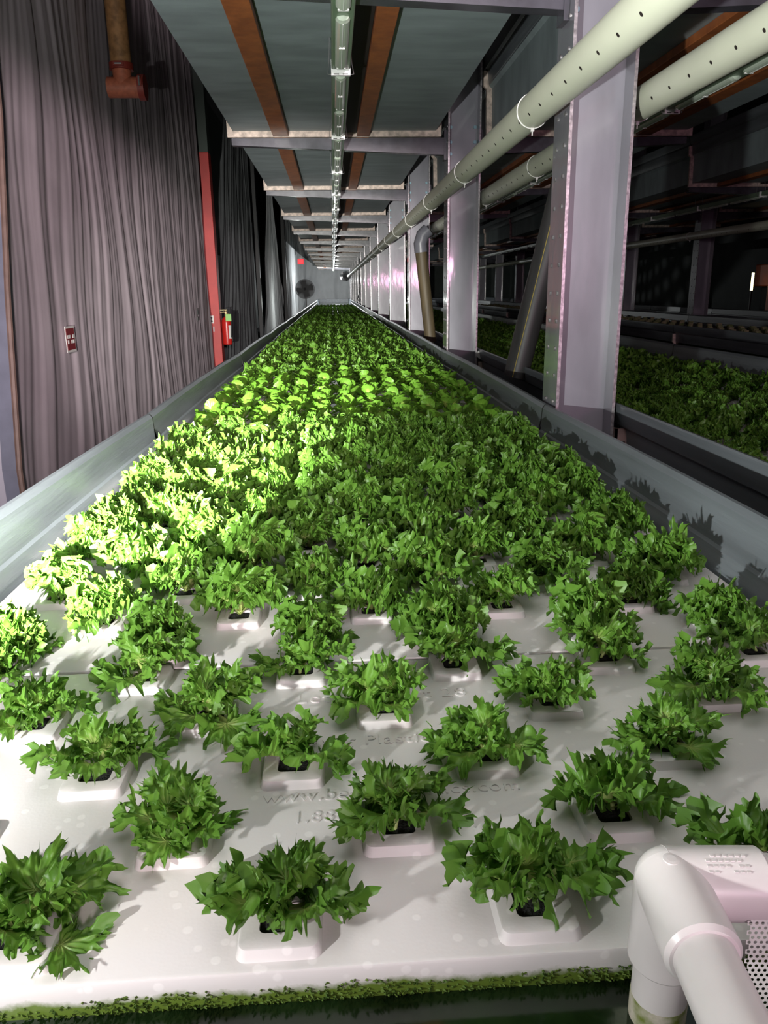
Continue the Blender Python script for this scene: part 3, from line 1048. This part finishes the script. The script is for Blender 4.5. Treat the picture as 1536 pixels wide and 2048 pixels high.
for k in range(12):
    lamp(X1 + PER, 7.4 + 1.525 * k, 'dark slim grow lamp under the upper trough across the aisle, %s in the strip' % nth(k), 'grow lamps of the strip across the aisle')

# ------------------------------------------------------------------ curtains
def curtain(name, P, z0, z1, m, label, amp=.03, nu=420, nv=60, seed=0, lean0=0.0, lean1=0.0, group='curtains along the aisle', fold=1.0):
    """P: polyline of (x, y) along the curtain; lean0/lean1: how far the first and last edge slide along it towards the top."""
    rng = np.random.RandomState(seed)
    P = np.array(P, float)
    seg = np.hypot(*np.diff(P, axis=0).T)
    S = np.concatenate([[0], np.cumsum(seg)])
    Lt = S[-1]
    u = np.linspace(0, 1, nu); v = np.linspace(0, 1, nv)
    Uu, Vv = np.meshgrid(u, v)
    s = lean0 * Vv + Uu * (Lt - (lean0 - lean1) * Vv)
    z = z0 + (z1 - z0) * Vv
    q = Uu * Lt / fold
    ph = rng.uniform(0, 6.28, 12)
    warp = .08 * np.sin(1.3 * z + ph[0] + q) + .05 * np.sin(2.9 * z + ph[1] + 2.3 * q)
    q = q + warp
    d = amp * (np.sin(q * 6.28 / .62 + 1.7 * np.sin(q * 1.9 + ph[2]) + .25 * z) + .55 * np.sin(q * 6.28 / .27 + 2.2 * np.sin(q * 2.7 + ph[3]) - .5 * z)
               + .32 * np.abs(np.sin(q * 6.28 / .34 + 2.5 * np.sin(q * 1.1 + ph[4]) + .9 * z)) + .16 * np.sin(q * 6.28 / .11 + 3 * np.sin(3 * q + ph[5]) + 1.4 * z))
    d = d + amp * .35 * np.sin(z * 2.1 + 3 * np.sin(q * .9 + ph[6])) * np.sin(q * 2.2 + ph[7])
    x = np.interp(s, S, P[:, 0]); y = np.interp(s, S, P[:, 1])
    i = np.clip(np.searchsorted(S, s.ravel(), 'right') - 1, 0, len(seg) - 1)
    T = (np.diff(P, axis=0) / seg[:, None])[i]
    nx, ny = T[:, 1].reshape(s.shape), -T[:, 0].reshape(s.shape)
    x = x + nx * d; y = y + ny * d
    V = np.stack([x.ravel(), y.ravel(), z.ravel()], 1)
    a = np.arange(nv - 1)[:, None] * nu + np.arange(nu - 1)[None, :]
    F = np.stack([a, a + 1, a + nu + 1, a + nu], -1).reshape(-1, 4)
    me = np_mesh(name, V, F)
    o = link(name, me, m)
    return tag(o, label, 'curtain', group)
XK = -1.90
curtain('curtain', [(XK - .02, 4.60), (XK, 8), (XK - .02, 12.6)], FL + .02, 4.2, M_curt, 'wide grey lilac hanging curtain with a small red sign on it', amp=.0075, nu=1100, nv=110, seed=1, lean0=.95, lean1=-.35)
curtain('curtain', [(XK - .12, 13.5), (XK - .05, 17), (XK - .05, 20.3)], FL + .02, 4.2, M_curtd, 'dark grey hanging curtain behind the red fire extinguisher', amp=.03, nu=420, seed=2, lean0=3.2, lean1=-.1)
curtain('curtain', [(XK - .08, 22.6), (XK - .04, 26), (XK - .03, 31.6)], FL + .02, 4.2, M_curtw, 'pale narrow hanging curtain between two black posts', amp=.04, nu=300, seed=3, lean0=4.4, lean1=-5.2, fold=2.0)
curtain('curtain', [(XK - .05, 34.0), (XK - .02, 38), (XK + .05, 43.4), (XK + .5, 44.2), (3.2, 44.3)], FL + .02, 4.2, M_curtw, 'pale curtain closing off the far end of the aisle', amp=.06, nu=500, seed=4, fold=2.6)

# ------------------------------------------------------------------ aisle side: posts, red column, extinguisher, pipe, fans
def post(name, x0, x1, y0, y1, z0, z1, m, label, cat, bev=.004):
    bm = bmesh.new()
    box(bm, x0, x1, y0, y1, z0, z1, 0, bev)
    return tag(obj(name, bm, m), label, cat)
LEAN = [(FL, 4.60), (-1.0, 4.60), (0.0, 4.80), (1.0, 5.06), (4.2, 5.5)]
def leaning(bm, x0, x1, dy0, dy1, zs=None):
    rings = []
    for z, y in LEAN:
        rings.append([bm.verts.new(p) for p in ((x0, y + dy0, z), (x1, y + dy0, z), (x1, y + dy1, z), (x0, y + dy1, z))])
    for A, B in zip(rings, rings[1:]):
        for k in range(4): bm.faces.new((A[k], A[(k + 1) % 4], B[(k + 1) % 4], B[k]))
    bm.faces.new(rings[0]); bm.faces.new(rings[-1])
bm = bmesh.new(); leaning(bm, -1.995, -1.912, .0, .12)
tag(obj('wall_post', bm, M_bluepost), 'blue-grey steel post beside the first curtain edge', 'post')
bm = bmesh.new(); tube(bm, [(XK + .005, y, z) for z, y in LEAN], .018, 8)
tag(obj('curtain_rod', bm, M_brownrod), 'brown strip along the near edge of the wide grey curtain', 'strip')
bm = bmesh.new(); leaning(bm, -2.60, -2.0, .03, .06)
tag(obj('wall_panel', bm, mat('pale_panel_paint', (.42, .41, .47), .5)), 'pale grey-lilac wall panel beside the blue-grey post', 'panel')
# red column
t = thing('red_column', (-2.07, 13.0, FL), 'tall column painted red below and dark green above', 'column')
bm = bmesh.new(); box(bm, -2.14, -1.83, 12.95, 13.2, FL, 2.05, 0, .005); obj('red_lower_shaft', bm, M_red, t)['label'] = 'red painted lower shaft'
bm = bmesh.new(); box(bm, -2.14, -1.83, 12.95, 13.2, 2.05, 4.5, 0, .005); obj('upper_shaft', bm, mat('dark_green_paint', (.045, .06, .05), .6), t)['label'] = 'dark green upper shaft'
bm = bmesh.new(); box(bm, -1.99, -1.93, 12.944, 12.951, -.49, -.37)
sg = obj('arrow_sticker', bm, M_signw, t)
bm = bmesh.new()
vs = [bm.verts.new(p) for p in ((-1.978, 12.942, -.39), (-1.945, 12.942, -.39), (-1.955, 12.942, -.43), (-1.945, 12.942, -.47), (-1.978, 12.942, -.47), (-1.967, 12.942, -.43))]
bm.faces.new(vs)
obj('black_mark', bm, M_black, sg)
bm = bmesh.new(); box(bm, -1.95, -1.928, 12.945, 12.951, -.62, -.54); obj('small_label', bm, M_box, t)
# fire extinguisher
ex, ey, ez = -1.745, 13.05, -.84
t = thing('fire_extinguisher', (ex, ey, ez), 'red fire extinguisher with a green tag hanging beside the red column', 'fire extinguisher')
bm = bmesh.new()
lathe(bm, [(.055, 0), (.075, .008), (.078, .03), (.078, .36), (.070, .40), (.045, .435), (.022, .45), (.022, .465)], (ex, ey, ez))
obj('cylinder', bm, M_extred, t, smooth=True)
bm = bmesh.new(); cyl(bm, (ex, ey, ez + .46), (ex, ey, ez + .52), .02, seg=12); cyl(bm, (ex, ey, ez + .49), (ex + .05, ey - .02, ez + .49), .010, seg=10); obj('valve', bm, M_brass, t)
bm = bmesh.new(); box(bm, ex - .09, ex + .02, ey - .012, ey + .012, ez + .520, ez + .528); box(bm, ex - .085, ex + .02, ey - .012, ey + .012, ez + .550, ez + .560); cyl(bm, (ex, ey, ez + .52), (ex, ey, ez + .56), .012, seg=8); obj('handle', bm, M_brass, t)
bm = bmesh.new(); tube(bm, [(ex + .05, ey - .02, ez + .49), (ex + .09, ey - .05, ez + .44), (ex + .09, ey - .06, ez + .30), (ex + .075, ey - .06, ez + .12)], .010, 8); obj('hose', bm, M_black, t)
bm = bmesh.new()
ring = []
for z in (ez + .10, ez + .31):
    ring.append([bm.verts.new((ex + .0785 * math.cos(R(a)), ey + .0785 * math.sin(R(a)), z)) for a in range(-60, -4, 8)])
for k in range(len(ring[0]) - 1): bm.faces.new((ring[0][k], ring[0][k + 1], ring[1][k + 1], ring[1][k]))
obj('paper_label', bm, M_signw, t)
bm = bmesh.new(); box(bm, ex + .005, ex + .095, ey - .095, ey - .092, ez + .38, ez + .49, 0, .001); obj('inspection_tag', bm, M_green, t)['label'] = 'green inspection tag'
bm = bmesh.new(); box(bm, ex - .075, ex + .075, ey + .079, ey + .09, ez + .05, ez + .42); box(bm, ex - .14, ex - .075, ey + .079, ey + .09, ez + .2, ez + .28); obj('wall_bracket', bm, M_black, t)
# orange drop pipe with tee
px, py, pz = -1.66, 7.15, 1.62
t = thing('sprinkler_drop_pipe', (px, py, pz), 'rusty orange pipe hanging down with a capped orange tee', 'pipe')
bm = bmesh.new(); cyl(bm, (px, py, pz + .16), (px, py, 4.55), .082, seg=24); obj('riser', bm, M_rust, t, smooth=True)
bm = bmesh.new()
cyl(bm, (px - .12, py, pz), (px + .13, py, pz), .078, seg=24)
lathe(bm, [(.078, 0), (.072, .06), (.075, .13)], (px, py, pz), seg=24)
obj('tee_fitting', bm, M_cork, t, smooth=True)
bm = bmesh.new(); cyl(bm, (px, py, pz + .125), (px, py, pz + .175), .095, seg=24); box(bm, px - .04, px + .04, py - .105, py - .09, pz + .135, pz + .165); obj('coupling', bm, M_darkred, t, smooth=True)
bm = bmesh.new(); cyl(bm, (px + .13, py, pz), (px + .18, py, pz), .098, seg=24); box(bm, px + .14, px + .17, py - .11, py - .09, pz - .01, pz + .06); obj('end_cap', bm, M_darkred, t, smooth=True)
bm = bmesh.new(); cyl(bm, (px - .025, py - .112, pz + .15), (px + .03, py - .112, pz + .15), .007, seg=8); cyl(bm, (px + .155, py - .116, pz - .01), (px + .155, py - .116, pz + .06), .007, seg=8); obj('clamp_bolts', bm, M_chrome, t)
# small red sign on the curtain
t = thing('red_curtain_sign', (XK + .02, 5.78, -.32), 'small red and white printed sign stuck on the wide curtain', 'sign')
bm = bmesh.new(); box(bm, XK + .018, XK + .021, 5.66, 5.86, -.40, -.22); obj('backing', bm, M_signw, t)
bm = bmesh.new(); box(bm, XK + .0205, XK + .0225, 5.675, 5.845, -.385, -.235); obj('red_panel', bm, M_signr, t)
bm = bmesh.new()
for y0, y1, z0, z1 in ((5.69, 5.715, -.305, -.28), (5.722, 5.752, -.305, -.28), (5.80, 5.835, -.305, -.28), (5.69, 5.715, -.34, -.315), (5.765, 5.795, -.34, -.315), (5.802, 5.83, -.34, -.315)):
    box(bm, XK + .022, XK + .024, y0, y1, z0, z1)
obj('white_marks', bm, M_signw, t)
bm = bmesh.new(); box(bm, XK + .010, XK + .018, 11.18, 11.25, -.30, -.22); box(bm, XK + .010, XK + .018, 11.18, 11.25, -.38, -.33)
tag(obj('black_tape_mark', bm, M_black), 'short black tape mark on the wide grey curtain', 'tape')
# black posts between curtains
post('black_post', -2.05, -1.95, 22.0, 22.2, FL, 4.3, M_black, 'black post on the near side of the pale narrow curtain', 'post')
post('black_post', -2.0, -1.86, 33.0, 33.2, FL, 4.3, M_black, 'black post on the far side of the pale narrow curtain', 'post')
# exit light
t = thing('exit_light', (-1.16, 30.5, .98), 'small glowing red light hung high above the pedestal fan', 'light')
bm = bmesh.new(); box(bm, -1.27, -1.05, 30.5, 30.54, .95, 1.14, 0, .02); obj('glowing_face', bm, M_exit, t)
bm = bmesh.new(); box(bm, -1.20, -1.12, 30.5, 30.54, 1.14, 1.20, 0, .005); cyl(bm, (-1.16, 30.52, 1.2), (-1.16, 30.52, 4.6), .006, seg=6); obj('mount', bm, M_lensw, t)
# fans
def fan(cx, cy, cz, r, lab, ped):
    t = thing('pedestal_fan' if ped else 'wall_fan', (cx, cy, FL if ped else cz), lab, 'fan')
    bm = bmesh.new()
    for y, k in ((-.09, 1.0), (.09, 1.0)):
        for q in (1.0, .9, .8, .7, .6, .5, .4, .3, .2):
            yy = y * (1.15 - .2 * q * q)
            tube(bm, [(cx + r * q * math.cos(2 * math.pi * a / 28), cy + yy, cz + r * q * math.sin(2 * math.pi * a / 28)) for a in range(28)], .007, 5, closed=True)
        for a in range(64):
            an = 2 * math.pi * a / 64
            tube(bm, [(cx, cy + y * 1.15, cz), (cx + r * .6 * math.cos(an), cy + y * 1.08, cz + r * .6 * math.sin(an)), (cx + r * math.cos(an), cy + y * .95, cz + r * math.sin(an))], .005, 4)
    obj('guard', bm, M_fan, t)
    bm = bmesh.new()
    for b in range(4):
        a0 = b * math.pi / 2 + .3
        va = []
        for rr, w0, w1 in ((.1, -.3, .3), (.55, -.55, .45), (.88, -.45, .4)):
            for w, tw in ((w0, -.04), ((w0 + w1) / 2, .0), (w1, .04)):
                an = a0 + w
                va.append(bm.verts.new((cx + r * rr * math.cos(an), cy + tw, cz + r * rr * math.sin(an))))
        for i in range(2):
            for j in range(2):
                bm.faces.new((va[i * 3 + j], va[i * 3 + j + 1], va[i * 3 + j + 4], va[i * 3 + j + 3]))
    obj('blades', bm, M_fan, t)
    bm = bmesh.new(); lathe(bm, [(.03, -.1), (.09, -.08), (.09, .12), (.06, .18)], (cx, cy, cz), axis='Y', seg=16); obj('motor', bm, M_fan, t)
    bm = bmesh.new()
    if ped:
        cyl(bm, (cx + .02, cy + .12, FL + .03), (cx + .02, cy + .12, cz), .022, seg=10)
        obj('pole', bm, M_chrome, t)
        bm = bmesh.new(); lathe(bm, [(.30, 0), (.30, .02), (.08, .05), (.03, .10)], (cx + .02, cy + .12, FL)); obj('base', bm, M_fan, t)
    else:
        cyl(bm, (cx, cy + .1, cz), (cx + .35, cy + .12, cz), .02, seg=8)
        obj('arm', bm, M_fan, t)
fan(-1.02, 30.0, .05, .35, 'black pedestal fan standing in the aisle at the far end', True)
fan(.62, 38.2, .62, .24, 'small black fan fixed to a column at the far end', False)
# junction box and cable on a far column
t = thing('junction_box', (.86, 24.3, .05), 'grey junction box with a black cable loop on a far column', 'box')
bm = bmesh.new(); box(bm, .80, .868, 24.36, 24.55, -.06, .16, 0, .004); obj('housing', bm, M_box, t)
bm = bmesh.new(); tube(bm, [(.845, 24.45, .9), (.85, 24.4, .5), (.82, 24.38, .2), (.80, 24.36, -.12), (.76, 24.36, -.28), (.80, 24.4, -.36), (.84, 24.42, -.2), (.835, 24.45, -.06)], .014, 6); obj('cable', bm, M_black, t)

# leaning drain pipes
def drain(p0, p1, r, m, lab, elbow=False):
    t = thing('drain_pipe', p0, lab, 'pipe')
    bm = bmesh.new(); cyl(bm, p0, p1, r, seg=28); obj('tube', bm, m, t, smooth=True)
    d = (Vector(p1) - Vector(p0)).normalized()
    side = Vector((-.55, -1, 0)); side = (side - d * side.dot(d)).normalized()
    if not elbow:
        bm = bmesh.new()
        tube(bm, [Vector(p0) + side * (r + .0005), Vector(p1) + side * (r + .0005)], .0025, 5)
        obj('yellow_line', bm, M_yellow, t)
    else:
        bm = bmesh.new()
        tube(bm, [Vector(p1) - d * .02, Vector(p1) + d * .06, Vector(p1) + d * .12 + Vector((.03, 0, .02)), Vector(p1) + d * .16 + Vector((.09, 0, .03))], r * 1.12, 16)
        obj('elbow', bm, mat('grey_elbow_plastic', (.11, .11, .13), .35), t, smooth=True)
drain((1.08, 4.6, -.52), (1.335, 4.6, .62), .073, M_greypipe, 'thick grey leaning drain pipe with a yellow line between the first columns')
drain((.975, 7.9, -.52), (.875, 7.9, .36), .058, M_brownpipe, 'brown leaning drain pipe with a grey elbow behind the second column', True)
bm = bmesh.new(); lathe(bm, [(.03, -.02), (.034, -.018), (.034, .0), (.028, .004), (.012, .004), (.010, -.002)], (1.140, 6.06, -.50), axis='Y', seg=20)
cyl(bm, (1.14, 6.08, -.50), (1.14, 6.35, -.50), .022, seg=12)
tag(obj('drain_plug', bm, M_tie), 'small round white drain plug beside the foot of the second column', 'plug')

# ------------------------------------------------------------------ things far across the aisle
LX, LY = .45, .7
t = thing('scissor_lift', (8.3 + LX, 13.2 + LY, FL), 'orange lift parked in the dark far right of the hall', 'lift')
bm = bmesh.new(); box(bm, 7.4 + LX, 9.2 + LX, 12.9 + LY, 13.8 + LY, -.05, .34, 0, .02); obj('platform', bm, M_lift, t)
bm = bmesh.new(); box(bm, 7.25 + LX, 7.40 + LX, 12.9 + LY, 13.05 + LY, FL + .1, 1.1, 0, .01); obj('mast', bm, M_lift, t)
bm = bmesh.new(); box(bm, 7.5 + LX, 9.1 + LX, 13.0 + LY, 13.7 + LY, FL + .15, -.05, 0, .02); obj('chassis', bm, M_black, t)
for a, b in ((7.7, 12.95), (8.9, 12.95), (7.7, 13.75), (8.9, 13.75)):
    bm = bmesh.new(); cyl(bm, (a + LX, b + LY - .06, FL + .15), (a + LX, b + LY + .06, FL + .15), .15, seg=16); obj('wheel', bm, M_black, t)
t = thing('light_tube', (7.55, 14.0, FL), 'thin glowing yellow upright tube beside the orange lift', 'light')
bm = bmesh.new(); box(bm, 7.54, 7.575, 14.0, 14.035, -.12, .19, 0, .004); obj('glowing_tube', bm, M_glow, t)
bm = bmesh.new(); box(bm, 7.545, 7.57, 14.004, 14.03, FL, -.12); box(bm, 7.45, 7.66, 13.9, 14.12, FL, FL + .02); obj('stand', bm, M_black, t)
bm = bmesh.new()
bmesh.ops.create_icosphere(bm, subdivisions=3, radius=1)
for v in bm.verts:
    v.co = Vector((8.35 + v.co.x * .5, 13.0 + v.co.y * .35, -.35 + v.co.z * (.22 + .05 * math.sin(v.co.x * 7)) + .03 * math.sin(9 * v.co.y)))
sk = thing('sack_pallet', (8.35, 13.0, FL), 'dim yellow sack lying on a dark stand in front of the orange lift', 'sack')
obj('sack', bm, M_tarp, sk, smooth=True)
bm = bmesh.new(); box(bm, 7.9, 8.8, 12.7, 13.3, FL, -.55, 0, .02); obj('stand', bm, M_black, sk)

# ------------------------------------------------------------------ white PVC frame with mesh screen, at the near corner of the trough
fx, fy, fz = .273, .528, -.492
t = thing('pvc_frame', (fx, fy, -.70), 'white plastic pipe frame with a mesh screen standing in the water', 'frame', rz=R(-5))
RP, RS = .0242, .0300
bm = bmesh.new()
cyl(bm, (fx, fy, -.70), (fx, fy, -.56), RP, seg=32, mat=0)
lathe(bm, [(RP + .0006, -.66), (RP + .0006, -.655), (RP + .0006, -.615), (RP + .0004, -.612)], (fx, fy, 0), seg=32, mat=1)
lg = obj('leg', bm, [M_white, M_dirt], t, smooth=True)
def socket(bm, a, b):
    a, b = Vector(a), Vector(b)
    d = (b - a).normalized()
    cyl(bm, a, b - d * .004, RS, seg=32)
    cyl(bm, b - d * .004, b, RS, RS - .003, seg=32)
bm = bmesh.new()
socket(bm, (fx, fy, fz + .004), (fx, fy, fz - .083))
socket(bm, (fx - .004, fy, fz), (fx + .078, fy, fz))
socket(bm, (fx, fy + .004, fz), (fx, fy - .078, fz))
r = bmesh.ops.create_uvsphere(bm, u_segments=32, v_segments=20, radius=RS)
bmesh.ops.translate(bm, verts=r['verts'], vec=(fx, fy, fz))
ff = obj('corner_fitting', bm, M_white, t, smooth=True)
bm = bmesh.new()
rnd = random.Random(2)
for row in range(4):                      # raised moulding marks, too worn to read
    for k in range(7):
        if rnd.random() < .25: continue
        a = R(58 + row * 9)
        x = fx + .024 + k * .0052
        y = fy - (RS + .0002) * math.cos(a); z = fz + (RS + .0002) * math.sin(a)
        box(bm, x, x + .003, y - .0012, y + .0012, z - .0004, z + .0006)
obj('moulding_marks', bm, M_white, ff)
bm = bmesh.new(); lathe(bm, [(.007, 0), (.007, .0012), (.004, .0016)], (fx - .004, fy - .006, fz + RS - .0012), seg=16); obj('moulding_dot', bm, M_white, ff)
bm = bmesh.new(); cyl(bm, (fx + .05, fy, fz), (fx + .56, fy, fz), RP, seg=32); obj('rail', bm, M_white, t, smooth=True)
bm = bmesh.new(); cyl(bm, (fx, fy - .05, fz), (fx, fy - .42, fz), RP, seg=32); obj('rail', bm, M_white, t, smooth=True)
def screen(bm, o, ux, uz, nx, nz, w, h):
    o, ux, uz = Vector(o), Vector(ux), Vector(uz)
    def P(a, b): return o + ux * (a * w / nx) + uz * (b * h / nz)
    n = 6
    for i in range(nx):
        for j in range(nz):
            sh = .5 if j % 2 else 0
            c = [P(i + q + sh, j + k) for q, k in ((0, 0), (1, 0), (1, 1), (0, 1))]
            ctr = P(i + .5 + sh, j + .5)
            outer = []
            for q in range(4):
                outer += [c[q], (c[q] + c[(q + 1) % 4]) / 2]
            inner = [ctr + (p - ctr).normalized() * (.30 * w / nx) for p in outer]
            vo = [bm.verts.new(p) for p in outer]; vi = [bm.verts.new(p) for p in inner]
            for q in range(8):
                bm.faces.new((vo[q], vo[(q + 1) % 8], vi[(q + 1) % 8], vi[q]))
bm = bmesh.new()
# back sheet hanging from the rail along x, and side sheet along the rail that comes towards the camera
screen(bm, (fx + .055, fy - .026, fz + .005), (1, 0, 0), (0, -.10, -1), 84, 34, .42, .150)
screen(bm, (fx + .0265, fy - .05, fz - .004), (0, -1, 0), (.22, 0, -1), 70, 30, .37, .135)
obj('mesh_screen', bm, M_tie, t)
bm = bmesh.new()
prof = [(R(a), RP + .0012) for a in range(-40, 200, 15)]
va = [[bm.verts.new((fx + .085 + s * .45, fy - math.cos(a) * rr, fz + math.sin(a) * rr + .0006 * math.sin(s * 300))) for a, rr in prof] for s in np.linspace(0, 1, 60)]
for A, B in zip(va, va[1:]):
    for k in range(len(prof) - 1): bm.faces.new((A[k], A[k + 1], B[k + 1], B[k]))
obj('screen_wrap', bm, M_tie, t, smooth=True)

# a few fallen crumbs of growing medium on the first raft
for k, (x, y) in enumerate(((.355, .585), (-.335, .755))):
    bm = bmesh.new()
    r = bmesh.ops.create_icosphere(bm, subdivisions=2, radius=.0035)
    for v in bm.verts: v.co = Vector((x + v.co.x * 1.2, y + v.co.y, ZR + .002 + v.co.z * .6 + random.uniform(-.0005, .0005)))
    tag(obj('soil_crumb', bm, M_plug), ('dark crumb on the first raft near its front edge', 'small dark crumb on the first raft in the torch light')[k], 'crumb')
for o in bpy.data.objects:
    if '_b' in o: del o['_b']
